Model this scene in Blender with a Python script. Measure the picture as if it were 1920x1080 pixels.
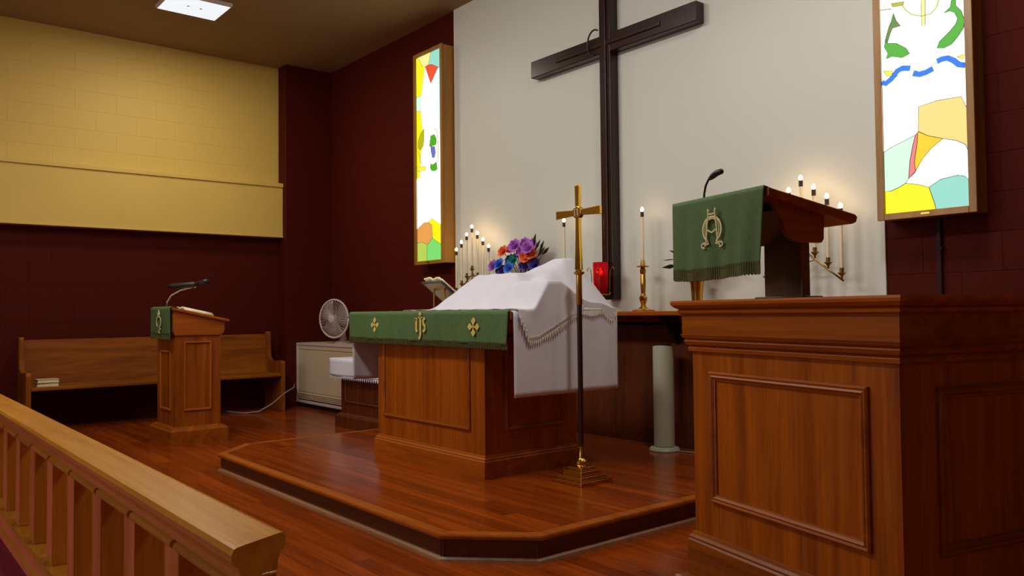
import bpy, bmesh, math, random
from mathutils import Vector, Matrix

for o in list(bpy.data.objects):
    bpy.data.objects.remove(o, do_unlink=True)
SC = bpy.context.scene
COL = SC.collection
random.seed(7)
R_ = math.radians

# ------------------------------------------------------------------ camera
YAW, PITCH, ROLL, FPX = R_(50.6466), R_(1.7283), R_(-0.6002), 1517.8
f = Vector((-math.sin(YAW)*math.cos(PITCH), math.cos(YAW)*math.cos(PITCH), math.sin(PITCH)))
r0 = Vector((math.cos(YAW), math.sin(YAW), 0)); u0 = r0.cross(f)
c_, s_ = math.cos(ROLL), math.sin(ROLL)
rr = c_*r0 + s_*u0; uu = -s_*r0 + c_*u0
cam = bpy.data.cameras.new('camera'); camo = bpy.data.objects.new('camera', cam); COL.objects.link(camo)
cam.sensor_width = 36; cam.lens = FPX/1920*36; cam.clip_start = .05; cam.clip_end = 100
camo.matrix_world = Matrix(((rr.x, uu.x, -f.x, 0), (rr.y, uu.y, -f.y, 0), (rr.z, uu.z, -f.z, 1.1), (0, 0, 0, 1)))
SC.camera = camo

# ------------------------------------------------------------------ world, large lights, exposure
W = bpy.data.worlds.new('world'); SC.world = W; W.use_nodes = True
W.node_tree.nodes['Background'].inputs[0].default_value = (1, .94, .86, 1)
W.node_tree.nodes['Background'].inputs[1].default_value = .1
def area(name, loc, rot, sx, sy, power, col):
    l = bpy.data.lights.new(name, 'AREA'); l.shape = 'RECTANGLE'; l.size = sx; l.size_y = sy
    l.energy = power; l.color = col
    o = bpy.data.objects.new(name, l); COL.objects.link(o); o.location = loc; o.rotation_euler = rot
    return o
# daylight from the nave's windows behind the camera, chancel ceiling lamps, and added fill lights
area('nave_window_light', (-5.5, -6.0, 2.4), (R_(84), 0, R_(-8)), 5, 2.2, 80, (.92, .97, 1))
area('chancel_ceiling_light', (-5.4, .9, 4.08), (R_(18), 0, 0), 1.6, .5, 92, (1, .98, .9))
area('chancel_ceiling_light.001', (-3.4, .7, 4.08), (R_(28), 0, 0), 1.2, .5, 50, (1, .99, .94))
area('added_fill_light', (2.6, 3.2, 4.08), (0, 0, 0), .6, .6, 6, (1, .92, .74))  # added fill without a fixture, brightens the pulpit's right side
area('added_fill_light.001', (-4.6, -2.6, 4.08), (0, 0, 0), .6, .6, 20, (1, .95, .86))  # added fill over the nave, lightens carpet and rail fronts
area('chancel_ceiling_light.002', (-1.7, 3.0, 4.08), (0, 0, 0), .5, .5, 42, (1, .96, .9))
SC.view_settings.view_transform = 'Standard'
SC.view_settings.look = 'None'
SC.view_settings.exposure = 0.0
SC.view_settings.gamma = 1
SC.view_settings.use_curve_mapping = False

# ------------------------------------------------------------------ materials
def lin(c):
    return tuple(((v/255)/12.92 if v/255 <= .04045 else ((v/255+.055)/1.055)**2.4) for v in c) + (1,)
def newmat(name):
    m = bpy.data.materials.new(name); m.use_nodes = True
    nt = m.node_tree; b = nt.nodes['Principled BSDF']
    return m, nt, b
def N(nt, t, **kw):
    n = nt.nodes.new(t)
    for k, v in kw.items(): setattr(n, k, v)
    return n
def plain(name, col, rough=.5, metal=0, noise=.08, nscale=6, bump=0, bscale=80, spec=.5, coat=0):
    m, nt, b = newmat(name)
    tc = N(nt, 'ShaderNodeTexCoord'); no = N(nt, 'ShaderNodeTexNoise'); no.inputs['Scale'].default_value = nscale
    no.inputs['Detail'].default_value = 4
    nt.links.new(tc.outputs['Object'], no.inputs['Vector'])
    rp = N(nt, 'ShaderNodeValToRGB')
    a = lin(col)
    rp.color_ramp.elements[0].position = .3; rp.color_ramp.elements[1].position = .7
    rp.color_ramp.elements[0].color = tuple(v*(1-noise) for v in a[:3]) + (1,)
    rp.color_ramp.elements[1].color = tuple(min(1, v*(1+noise)) for v in a[:3]) + (1,)
    nt.links.new(no.outputs['Fac'], rp.inputs['Fac']); nt.links.new(rp.outputs['Color'], b.inputs['Base Color'])
    b.inputs['Roughness'].default_value = rough; b.inputs['Metallic'].default_value = metal
    b.inputs['Specular IOR Level'].default_value = spec; b.inputs['Coat Weight'].default_value = coat
    if bump:
        n2 = N(nt, 'ShaderNodeTexNoise'); n2.inputs['Scale'].default_value = bscale; n2.inputs['Detail'].default_value = 3
        nt.links.new(tc.outputs['Object'], n2.inputs['Vector'])
        bp = N(nt, 'ShaderNodeBump'); bp.inputs['Strength'].default_value = bump; bp.inputs['Distance'].default_value = .004
        nt.links.new(n2.outputs['Fac'], bp.inputs['Height']); nt.links.new(bp.outputs['Normal'], b.inputs['Normal'])
    return m
def wood(name, c1, c2, axis='z', rough=.35, coat=.25, tint=.18, across=26, spec=.5):
    """grain runs along the object's axis; each object gets its own offset and tone"""
    m, nt, b = newmat(name)
    tc = N(nt, 'ShaderNodeTexCoord'); oi = N(nt, 'ShaderNodeObjectInfo')
    mp = N(nt, 'ShaderNodeMapping')
    sc = {'x': (1.3, across, across), 'y': (across, 1.3, across), 'z': (across, across, 1.3)}[axis]
    mp.inputs['Scale'].default_value = sc
    ml = N(nt, 'ShaderNodeVectorMath', operation='SCALE'); ml.inputs['Scale'].default_value = 37
    cb = N(nt, 'ShaderNodeCombineXYZ')
    for i in range(3): nt.links.new(oi.outputs['Random'], cb.inputs[i])
    nt.links.new(cb.outputs[0], ml.inputs[0])
    ad = N(nt, 'ShaderNodeVectorMath', operation='ADD')
    nt.links.new(tc.outputs['Object'], mp.inputs['Vector']); nt.links.new(mp.outputs[0], ad.inputs[0]); nt.links.new(ml.outputs[0], ad.inputs[1])
    no = N(nt, 'ShaderNodeTexNoise'); no.inputs['Scale'].default_value = .55; no.inputs['Detail'].default_value = 5
    no.inputs['Roughness'].default_value = .65; no.inputs['Distortion'].default_value = .6
    nt.links.new(ad.outputs[0], no.inputs['Vector'])
    n2 = N(nt, 'ShaderNodeTexNoise'); n2.inputs['Scale'].default_value = 4; n2.inputs['Detail'].default_value = 3
    nt.links.new(ad.outputs[0], n2.inputs['Vector'])
    mx = N(nt, 'ShaderNodeMath', operation='MULTIPLY_ADD'); mx.inputs[1].default_value = .3
    nt.links.new(n2.outputs['Fac'], mx.inputs[0]); nt.links.new(no.outputs['Fac'], mx.inputs[2])
    rp = N(nt, 'ShaderNodeValToRGB'); rp.color_ramp.elements[0].position = .42; rp.color_ramp.elements[1].position = .86
    rp.color_ramp.elements[0].color = lin(c1); rp.color_ramp.elements[1].color = lin(c2)
    nt.links.new(mx.outputs[0], rp.inputs['Fac'])
    hs = N(nt, 'ShaderNodeHueSaturation')
    mr = N(nt, 'ShaderNodeMapRange'); mr.inputs['To Min'].default_value = 1-tint; mr.inputs['To Max'].default_value = 1+tint
    nt.links.new(oi.outputs['Random'], mr.inputs['Value']); nt.links.new(mr.outputs[0], hs.inputs['Value'])
    nt.links.new(rp.outputs['Color'], hs.inputs['Color']); nt.links.new(hs.outputs['Color'], b.inputs['Base Color'])
    bp = N(nt, 'ShaderNodeBump'); bp.inputs['Strength'].default_value = .12; bp.inputs['Distance'].default_value = .002
    nt.links.new(n2.outputs['Fac'], bp.inputs['Height']); nt.links.new(bp.outputs['Normal'], b.inputs['Normal'])
    b.inputs['Specular IOR Level'].default_value = spec
    b.inputs['Roughness'].default_value = rough; b.inputs['Coat Weight'].default_value = coat; b.inputs['Coat Roughness'].default_value = .2
    return m
def emit(name, col, strength):
    m, nt, b = newmat(name)
    b.inputs['Base Color'].default_value = tuple(v*.15 for v in lin(col)[:3])+(1,); b.inputs['Emission Color'].default_value = lin(col)
    b.inputs['Emission Strength'].default_value = strength; b.inputs['Roughness'].default_value = .4
    return m

M = {}
for ax in 'xyz':
    M['oak_'+ax] = wood('honey_oak_'+ax, (118, 52, 1), (170, 86, 6), ax, coat=.06, rough=.4, spec=.3)
    M['dark_'+ax] = wood('dark_walnut_'+ax, (34, 12, 6), (54, 24, 13), ax, rough=.3, spec=.35, coat=.15)
    M['rail_'+ax] = wood('rail_oak_'+ax, (172, 102, 20), (212, 140, 44), ax, rough=.3, coat=.3, tint=.06)
    M['pew_'+ax] = wood('pew_oak_'+ax, (100, 46, 3), (152, 82, 10), ax, coat=.0, rough=.5, spec=.2, across=16)
M['desk_z'] = wood('desk_post_wood', (76, 44, 30), (104, 64, 44), 'z', rough=.4)
M['shaded_wood_z'] = wood('shaded_wood', (66, 24, 4), (98, 42, 10), 'z', rough=.45, coat=.05)  # wood colour darkened to carry the shadow of altar and shelf
M['plank'] = wood('floor_plank', (100, 36, 4), (152, 66, 14), 'x', rough=.2, coat=.05, spec=.3, tint=.2)
M['plank_y'] = wood('floor_plank_y', (100, 36, 4), (152, 66, 14), 'y', rough=.2, coat=.05, spec=.3, tint=.1)
M['riser'] = wood('riser', (64, 30, 12), (96, 48, 20), 'x', rough=.4)
M['shoe'] = wood('shoe_trim', (120, 80, 50), (160, 112, 76), 'x', rough=.4)
M['cream'] = plain('cream_paint', (212, 176, 84), .6, noise=.03, nscale=2, bump=.15, bscale=60)
M['red'] = plain('oxblood_paint', (75, 15, 3), .7, noise=.06, nscale=2, bump=.2, bscale=50, spec=.12)
M['ceil'] = plain('ceiling_paint', (150, 124, 80), .8, noise=.03, nscale=1.5)
M['white_wall'] = plain('white_wall_paint', (214, 212, 200), .45, noise=.02, nscale=1, bump=.04, bscale=30)
M['carpet'] = plain('crimson_carpet', (140, 18, 46), .95, noise=.2, nscale=60, bump=.6, bscale=400)
M['green'] = plain('green_brocade', (74, 100, 50), .75, noise=.08, nscale=40, bump=.25, bscale=300)
M['fringe'] = plain('olive_fringe', (78, 76, 28), .85, noise=.2, nscale=60)
M['gold_thread'] = plain('gold_thread', (214, 190, 96), .5, noise=.15, nscale=90)
M['cream_thread'] = plain('cream_thread', (220, 208, 150), .55, noise=.1, nscale=90)
M['linen'] = plain('white_linen', (216, 212, 220), .85, noise=.03, nscale=12, bump=.2, bscale=350)
M['lace'] = plain('ivory_lace', (232, 224, 208), .9, noise=.06, nscale=50, bump=.3, bscale=300)
M['brass'] = plain('polished_brass', (212, 168, 74), .2, metal=1, noise=.06, nscale=10)
M['old_brass'] = plain('aged_brass', (150, 118, 62), .35, metal=1, noise=.15, nscale=20)
M['chrome'] = plain('brushed_steel', (190, 186, 180), .25, metal=1, noise=.03)
M['black'] = plain('black_plastic', (18, 18, 18), .4, noise=.1)
M['grey_metal'] = plain('cream_enamel', (198, 176, 142), .45, noise=.04, nscale=4)
M['grey_dark'] = plain('dark_slot', (34, 28, 24), .6)
M['fan_plastic'] = plain('warm_white_plastic', (196, 176, 168), .4, noise=.03)
M['fan_blade'] = plain('grey_blade', (128, 112, 104), .35, noise=.03)
M['tower'] = plain('grey_green_plastic', (186, 184, 160), .4, noise=.03)
M['tower_grille'] = plain('dark_grey_grille', (50, 52, 48), .5)
M['ivory'] = plain('ivory_candle', (226, 208, 170), .45, noise=.02)
M['socket'] = plain('brown_socket', (58, 34, 24), .5)
M['paper'] = plain('book_paper', (232, 214, 170), .8, noise=.05, nscale=30)
M['pale_cover'] = plain('pale_book_cover', (196, 178, 140), .6)
M['cord'] = plain('grey_cord', (140, 120, 112), .5)
M['soil_leaf'] = plain('dark_leaf', (24, 36, 26), .5, noise=.3, nscale=20)
M['purple'] = plain('purple_petal', (184, 104, 200), .6, noise=.15, nscale=30)
M['violet'] = plain('violet_petal', (88, 62, 150), .6, noise=.15, nscale=30)
M['blue'] = plain('blue_petal', (66, 116, 215), .6, noise=.15, nscale=30)
M['teal'] = plain('teal_petal', (60, 160, 160), .6, noise=.15, nscale=30)
M['orange'] = plain('orange_petal', (240, 116, 66), .6, noise=.12, nscale=30)
M['pink'] = plain('pink_petal', (214, 110, 150), .6, noise=.12, nscale=30)
M['conduit'] = plain('painted_conduit', (48, 10, 4), .6, spec=.2)
M['bulb'] = emit('candle_bulb_glow', (255, 214, 160), 28)
M['panel_glow'] = emit('ceiling_panel_glow', (236, 242, 248), 1.0)
M['glow_lit_wood'] = wood('glow_lit_oak', (140, 92, 20), (176, 122, 34), 'z', rough=.4)  # oak made lighter and yellower to carry glow from the lit glass
def redglass():
    m, nt, b = newmat('ruby_glass')
    b.inputs['Base Color'].default_value = (.75, .01, .02, 1); b.inputs['Roughness'].default_value = .08
    b.inputs['Transmission Weight'].default_value = .55; b.inputs['IOR'].default_value = 1.15
    return m
M['ruby'] = redglass()
M['flame'] = emit('lamp_flame', (255, 80, 50), 14)
M['ruby_wax'] = plain('ruby_wax', (130, 8, 14), .4)

# ------------------------------------------------------------------ mesh helpers
class MB:
    def __init__(s): s.v = []; s.f = []
    def add(s, vs, fs):
        n = len(s.v); s.v += [tuple(v) for v in vs]; s.f += [tuple(i+n for i in q) for q in fs]; return s
    def box(s, x0, x1, y0, y1, z0, z1):
        return s.add([(x0, y0, z0), (x1, y0, z0), (x1, y1, z0), (x0, y1, z0), (x0, y0, z1), (x1, y0, z1), (x1, y1, z1), (x0, y1, z1)],
                     [(0, 3, 2, 1), (4, 5, 6, 7), (0, 1, 5, 4), (1, 2, 6, 5), (2, 3, 7, 6), (3, 0, 4, 7)])
    def prism(s, poly, fn, d0, d1):
        """poly of (u,v), extruded from depth d0 to d1, placed by fn(u,v,d)"""
        n = len(poly)
        vs = [fn(u, v, d0) for u, v in poly] + [fn(u, v, d1) for u, v in poly]
        fs = [tuple(range(n))[::-1], tuple(range(n, 2*n))] + [(i, (i+1) % n, n+(i+1) % n, n+i) for i in range(n)]
        return s.add(vs, fs)
    def lathe(s, prof, seg=20, c=(0, 0, 0), caps=True):
        vs = []; fs = []; n = len(prof)
        for k in range(seg):
            a = 2*math.pi*k/seg
            for r, z in prof: vs.append((c[0]+r*math.cos(a), c[1]+r*math.sin(a), c[2]+z))
        for k in range(seg):
            for i in range(n-1):
                a, b = k*n+i, ((k+1) % seg)*n+i
                fs.append((a, b, b+1, a+1))
        if caps:
            fs.append(tuple(k*n for k in range(seg))[::-1]); fs.append(tuple(k*n+n-1 for k in range(seg)))
        return s.add(vs, fs)
    def tube(s, pts, r, seg=8):
        P = [Vector(p) for p in pts]; n = len(P)
        rs = r if isinstance(r, (list, tuple)) else [r]*n
        vs = []; fs = []
        up = Vector((0, 0, 1)); t0 = (P[1]-P[0]).normalized()
        if abs(t0.dot(up)) > .9: up = Vector((1, 0, 0))
        a = t0.cross(up).normalized()
        for i in range(n):
            t = (P[min(i+1, n-1)]-P[max(i-1, 0)]).normalized()
            a = (a - t*a.dot(t)).normalized(); b = t.cross(a)
            for k in range(seg):
                g = 2*math.pi*k/seg
                vs.append(P[i]+(a*math.cos(g)+b*math.sin(g))*rs[i])
        for i in range(n-1):
            for k in range(seg):
                fs.append((i*seg+k, i*seg+(k+1) % seg, (i+1)*seg+(k+1) % seg, (i+1)*seg+k))
        fs.append(tuple(range(seg))[::-1]); fs.append(tuple((n-1)*seg+k for k in range(seg)))
        return s.add(vs, fs)
    def sphere(s, c, rx, ry=None, rz=None, seg=12, ring=8):
        ry = rx if ry is None else ry; rz = rx if rz is None else rz
        vs = [(c[0], c[1], c[2]-rz)]; fs = []
        for j in range(1, ring):
            t = -math.pi/2+math.pi*j/ring
            for k in range(seg):
                a = 2*math.pi*k/seg
                vs.append((c[0]+rx*math.cos(t)*math.cos(a), c[1]+ry*math.cos(t)*math.sin(a), c[2]+rz*math.sin(t)))
        vs.append((c[0], c[1], c[2]+rz)); top = len(vs)-1
        for k in range(seg):
            fs.append((0, 1+(k+1) % seg, 1+k)); fs.append((top, top-seg+k, top-seg+(k+1) % seg))
        for j in range(ring-2):
            for k in range(seg):
                a = 1+j*seg+k; b = 1+j*seg+(k+1) % seg
                fs.append((a, b, b+seg, a+seg))
        return s.add(vs, fs)
    def loop(s, poly, prof, fn=None, closed=True):
        """sweep profile (offset outwards, height) round a CCW polygon with mitred corners"""
        fn = fn or (lambda u, v, d: (u, v, d))
        n = len(poly); m = len(prof); vs = []; fs = []
        for i in range(n):
            p0 = Vector(poly[i-1]); p1 = Vector(poly[i]); p2 = Vector(poly[(i+1) % n])
            d1 = (p1-p0).normalized(); d2 = (p2-p1).normalized()
            if not closed and i == 0: d1 = d2
            if not closed and i == n-1: d2 = d1
            n1 = Vector((d1.y, -d1.x)); n2 = Vector((d2.y, -d2.x))
            mt = (n1+n2); mt = mt/(mt.dot(n1))
            for o, h in prof:
                q = p1+mt*o; vs.append(fn(q.x, q.y, h))
        for i in range(n if closed else n-1):
            j = (i+1) % n
            for k in range(m-1):
                fs.append((i*m+k, j*m+k, j*m+k+1, i*m+k+1))
        if not closed:
            fs.append(tuple(range(m))); fs.append(tuple((n-1)*m+k for k in range(m))[::-1])
        return s.add(vs, fs)
    def ribbon(s, pts, w, fn, d0, d1):
        """flat stroke of width w along (u,v) points"""
        P = [Vector(p) for p in pts]; n = len(P); L = []; Rr = []
        for i in range(n):
            t = (P[min(i+1, n-1)]-P[max(i-1, 0)]).normalized(); q = Vector((-t.y, t.x))*w/2
            L.append(P[i]+q); Rr.append(P[i]-q)
        for i in range(n-1):
            s.prism([tuple(Rr[i]), tuple(Rr[i+1]), tuple(L[i+1]), tuple(L[i])], fn, d0, d1)
        return s
    def grid(s, nu, nv, fn):
        vs = [fn(i/(nu-1), j/(nv-1)) for j in range(nv) for i in range(nu)]
        fs = [(j*nu+i, j*nu+i+1, (j+1)*nu+i+1, (j+1)*nu+i) for j in range(nv-1) for i in range(nu-1)]
        return s.add(vs, fs)
    def mesh(s, name, mat):
        me = bpy.data.meshes.new(name); me.from_pydata(s.v, [], s.f)
        bm = bmesh.new(); bm.from_mesh(me); bmesh.ops.recalc_face_normals(bm, faces=bm.faces); bm.to_mesh(me); bm.free()
        me.materials.append(M[mat] if isinstance(mat, str) else mat)
        return me
    def build(s, name, mat, parent=None, smooth=False, bev=0, solid=0, loc=None, seg=2):
        o = bpy.data.objects.new(name, s.mesh(name, mat)); COL.objects.link(o)
        if parent: o.parent = parent
        if loc: o.location = loc
        if smooth:
            for p in o.data.polygons: p.use_smooth = True
            if smooth == 'auto': o.data.set_sharp_from_angle(angle=R_(40))
        if solid:
            md = o.modifiers.new('thick', 'SOLIDIFY'); md.thickness = solid; md.offset = 0
        if bev:
            md = o.modifiers.new('bevel', 'BEVEL'); md.width = bev; md.segments = seg; md.limit_method = 'ANGLE'; md.angle_limit = R_(40)
        return o
def thing(name, label, cat, loc=(0, 0, 0), rz=0, group=None):
    o = bpy.data.objects.new(name, None); COL.objects.link(o); o.empty_display_size = .1
    o.location = loc; o.rotation_euler = (0, 0, rz); tag(o, label, cat, group)
    return o
def tag(o, label, cat, group=None):
    o['label'] = label; o['category'] = cat
    if group: o['group'] = group
    return o
def struct(o, label=None):
    o['kind'] = 'structure'
    if label: o['label'] = label
    return o
def copy_tree(o, parent=None):
    c = o.copy(); COL.objects.link(c); c.parent = parent
    for ch in list(o.children): copy_tree(ch, c)
    return c
def rect(x0, x1, y0, y1): return [(x0, y0), (x1, y0), (x1, y1), (x0, y1)]
def arc(cx, cy, r, a0, a1, n=12, ry=None):
    ry = r if ry is None else ry
    return [(cx+r*math.cos(R_(a0+(a1-a0)*i/n)), cy+ry*math.sin(R_(a0+(a1-a0)*i/n))) for i in range(n+1)]
def clip(poly, a, b, c):                     # keep a*x+b*y<=c
    out = []
    for i in range(len(poly)):
        p, q = poly[i-1], poly[i]
        dp, dq = a*p[0]+b*p[1]-c, a*q[0]+b*q[1]-c
        if (dp <= 0) != (dq <= 0):
            t = dp/(dp-dq); out.append((p[0]+(q[0]-p[0])*t, p[1]+(q[1]-p[1])*t))
        if dq <= 0: out.append(q)
    return out

# ------------------------------------------------------------------ room shell
YW, XP, YP, XL, ZC, PZ = 4.65, -9.2, 4.05, -9.42, 4.12, .122
CX = -4.39                                      # axis of altar, cross and windows

def chamfer_block(w, h, t, mat):
    c = .002
    m = MB(); m.add([(0, 0, 0), (w, 0, 0), (w, 0, h), (0, 0, h), (c, -t, c), (w-c, -t, c), (w-c, -t, h-c), (c, -t, h-c)],
                    [(4, 5, 6, 7), (0, 1, 5, 4), (1, 2, 6, 5), (2, 3, 7, 6), (3, 0, 4, 7)])
    return m.mesh('concrete_block', mat)
BCACHE = {}
def blocks(wall, u0, u1, z0, z1, place, rz, mat, t=.002, bw=.406, bh=.207, phase=0, holes=()):
    """running-bond painted blocks on a wall face; place(u,z) gives the world position of a block's lower left corner"""
    row = 0; z = z0
    while z < z1-.02:
        h = min(bh, z1-z); u = u0 - (bw/2 if (row+phase) % 2 else 0)
        while u < u1-.01:
            a, b = max(u, u0), min(u+bw, u1)
            if b-a > .03 and not any(hu0 < a and b < hu1 and hz0 < z and z+h < hz1 for hu0, hu1, hz0, hz1 in holes):
                key = (round(b-a, 3), round(h, 3), mat)
                if key not in BCACHE: BCACHE[key] = chamfer_block(b-a-.0025, h-.0025, t, mat)
                o = bpy.data.objects.new('concrete_block', BCACHE[key]); COL.objects.link(o); o.parent = wall
                o.location = place(a, z); o.rotation_euler = (0, 0, rz)
            u += bw
        z += bh; row += 1

wall_back = struct(MB().box(XP-.3, 3.4, YW, YW+.2, -.2, ZC).build('wall_back', 'red'), 'dark oxblood painted block wall behind the altar')
blocks(wall_back, XP, -6.53, 0, ZC, lambda u, z: (u, YW, z), 0, 'red')
blocks(wall_back, -2.24, .2, .05, 3.2, lambda u, z: (u, YW, z), 0, 'red', phase=1)
panel = struct(MB().box(-6.53, -2.245, YW-.012, YW, .9, ZC).build('wall_back_panel', 'white_wall'), 'smooth off-white wall field behind the wooden cross')
wall_left = struct(MB().box(XL-.2, XL, -6, YP+.2, -.2, ZC).build('wall_left', 'red'), 'dark red lower side wall behind the bench')
blocks(wall_left, .8, YP, 0, 2.04, lambda u, z: (XL, u, z), R_(90), 'red')
upper = struct(MB().box(XL, XL+.004, -6, YP, 2.04, ZC).build('wall_left_upper', 'cream'), 'cream painted block side wall above the ledge')
blocks(upper, .8, YP, 2.04, ZC, lambda u, z: (XL+.004, u, z), R_(90), 'cream', t=.0019, phase=1)
pier = struct(MB().box(XL-.2, XP, YP, YW, -.2, ZC).build('wall_pier', 'red'), 'dark red square pier in the corner')
blocks(pier, YP, YW, 0, ZC, lambda u, z: (XP, u, z), R_(90), 'red', t=.001)
ceiling = struct(MB().box(XL-.2, 3.4, -6, YW+.2, ZC, ZC+.1).build('ceiling', 'ceil'), 'plain dim beige ceiling')
wall_right = struct(MB().box(3.2, 3.4, -6, YW+.2, -.2, ZC).build('wall_right', 'cream'), 'cream side wall on the right')
ledge = struct(MB().box(XL, -9.285, -6, YP-.002, 2.03, 2.635).build('trim_1', 'cream', bev=.004), 'cream boxed ledge running along the side wall')
MB().box(XL, -9.268, -6, YP-.002, 2.635, 2.685).build('ledge_cap', 'cream', ledge, bev=.005)
MB().box(-9.285, -9.277, -6, YP-.002, 2.03, 2.05).build('ledge_bead', 'cream', ledge, bev=.002)

# platform outline (counter clockwise), chamfered front corners
PX0, PX1, PY0, CH = -6.10, -2.687, 2.034, .318
PLAT = [(PX0, YW), (PX0, PY0+CH), (PX0+CH, PY0), (PX1-CH, PY0), (PX1, PY0+CH), (PX1, YW)]

floor = struct(MB().box(XL, 3.2, .65, YW, -.12, -.012).build('floor', 'plank'), 'glossy reddish brown wooden plank floor')
def planks(parent, y0, y1, x0, x1, w, zt, th, polys=None, mat='plank', lens=(1.3, 2.1), skip=None):
    out = []; y = y0
    while y < y1-.005:
        yb = min(y+w, y1); x = x0 - random.random()*lens[0]
        while x < x1:
            L = random.uniform(*lens); xa, xb = max(x, x0), min(x+L, x1); x += L
            if xb-xa < .02: continue
            if skip and skip(xa, xb, y, yb): continue
            poly = rect(xa+.0006, xb-.0006, y+.0006, yb-.0006)
            if polys:
                for h in polys: poly = clip(poly, *h)
                if len(poly) < 3: continue
            out.append(((xa+xb)/2, (y+yb)/2, poly))
        y += w
    return out
def put_planks(lst, parent, zt, th, mat):
    for cx, cy, poly in lst:
        m = MB(); pl = [(p[0]-cx, p[1]-cy) for p in poly]
        c = .00005; n = len(pl); cen = Vector((sum(p[0] for p in pl)/n, sum(p[1] for p in pl)/n))
        vs = [(p[0], p[1], 0) for p in pl] + [(p[0], p[1], th-c) for p in pl]
        for p in pl:
            d = (cen-Vector(p)); d = Vector((math.copysign(c, d.x), math.copysign(c, d.y))); vs.append((p[0]+d.x, p[1]+d.y, th))
        fs = [tuple(range(2*n, 3*n))]
        for i in range(n):
            j = (i+1) % n
            fs += [(i, j, n+j, n+i), (n+i, n+j, 2*n+j, 2*n+i)]
        m.add(vs, fs)
        m.build('floor_plank', mat, parent, loc=(cx, cy, zt-th))
fl = planks(floor, .66, YW-.01, XL+.002, .2, .09, 0, .012, lens=(1.5, 2.3),
            skip=lambda xa, xb, ya, yb: xa > PX0+.35 and xb < PX1-.35 and ya > PY0+.05)
fl.sort(key=lambda q: (q[0]+1)**2+q[1]**2)
print('FLOOR PLANKS', len(fl))
put_planks(fl[:300], floor, 0, .012, 'plank')
rest = fl[300:]
if rest:
    m = MB()
    for cx, cy, poly in rest: m.prism(poly, lambda u, v, d: (u, v, d), -.012, 0)
    o = m.build('far_floor_planks', 'plank', floor); o['kind'] = 'stuff'
carpet = struct(MB().box(XL, 3.2, -6, .65, -.12, .004).build('floor_carpet', 'carpet'), 'deep crimson carpet on the near side of the rail')

platform = struct(MB().prism([(p[0]+(.03 if p[0] < CX else -.03), p[1]+(.03 if p[1] < YW else 0)) for p in PLAT], lambda u, v, d: (u, v, d), 0, PZ-.022).build('floor_platform', 'riser'),
                  'low chamfered wooden altar platform')
half = []
for i in range(5):
    a, b = Vector(PLAT[i]), Vector(PLAT[i+1]); d = (b-a).normalized(); n = Vector((d.y, -d.x)); half.append((n.x, n.y, n.dot(a)-.062))
pl = planks(platform, PY0, YW-.01, PX0, PX1, .083, PZ, .022, polys=half, lens=(.9, 1.7))
print('PLATFORM PLANKS', len(pl)); put_planks(pl, platform, PZ, .022, 'plank')
MB().loop(PLAT, [(-.06, PZ-.022), (0, PZ-.022), (.004, PZ-.016), (.004, PZ-.007), (0, PZ), (-.06, PZ)], closed=False).build('nosing', 'oak_x', platform)
for i in range(5):
    a, b = Vector(PLAT[i]), Vector(PLAT[i+1]); d = (b-a).normalized(); n = Vector((d.y, -d.x))
    a2, b2 = a-n*.022, b-n*.022
    m = MB(); m.add([(a2.x, a2.y, .018), (b2.x, b2.y, .018), (b2.x, b2.y, PZ-.023), (a2.x, a2.y, PZ-.023)] + [((p-n*.01).x, (p-n*.01).y, z) for p, z in ((a2, .018), (b2, .018), (b2, PZ-.023), (a2, PZ-.023))],
          [(0, 1, 2, 3), (7, 6, 5, 4), (0, 3, 7, 4), (1, 5, 6, 2), (3, 2, 6, 7), (0, 4, 5, 1)])
    m.build('riser_board', 'riser', platform)
MB().loop(PLAT, [(-.03, 0), (0, 0), (-.003, .012), (-.012, .019), (-.03, .02)], closed=False).build('shoe_moulding', 'shoe', platform)

# wooden wainscot and shelf below the white wall
wains = struct(MB().box(-6.5, -2.28, 4.6, YW, PZ, 1.02).build('wall_wainscot', 'shaded_wood_z'), 'brown wooden panelling under the altar shelf')
sh = thing('altar_shelf', 'long narrow wooden shelf along the white wall carrying candles and flowers', 'shelf', (CX, YW, 1.055))
MB().box(-2.1, 2.1, -.30, 0, .012, .044).build('shelf_board', 'oak_x', sh, bev=.005)
MB().box(-2.08, 2.08, -.05, -.02, -.06, .012).build('cleat', 'oak_x', sh)
for x in (-1.9, -.65, .65, 1.9): MB().prism([(-.05, .012), (-.26, .012), (-.05, -.2)], lambda u, v, d: (d, u, v), x-.012, x+.012).build('bracket', 'dark_z', sh)
ZS = 1.099

# ------------------------------------------------------------------ ceiling light
t = thing('ceiling_light', 'white square flush ceiling light panel above the side wall', 'light', (-7.94, 2.56, ZC))
MB().loop(rect(-.24, .24, -.29, .29), [(-.03, 0), (0, 0), (0, -.03), (-.012, -.036), (-.03, -.03), (-.03, 0)]).build('frame', 'fan_plastic', t)
MB().box(-.225, .225, -.275, .275, -.037, -.026).build('diffuser', 'panel_glow', t)
for y in (-.06, .06): MB().lathe([(.012, -.04), (.012, -.034)], 10, (.02, y, 0)).build('fixing_screw', 'chrome', t)
l = area('ceiling_light_lamp', (-7.94, 2.56, ZC-.05), (0, 0, 0), .4, .5, 30, (1, .93, .78)); l.parent = None

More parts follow.
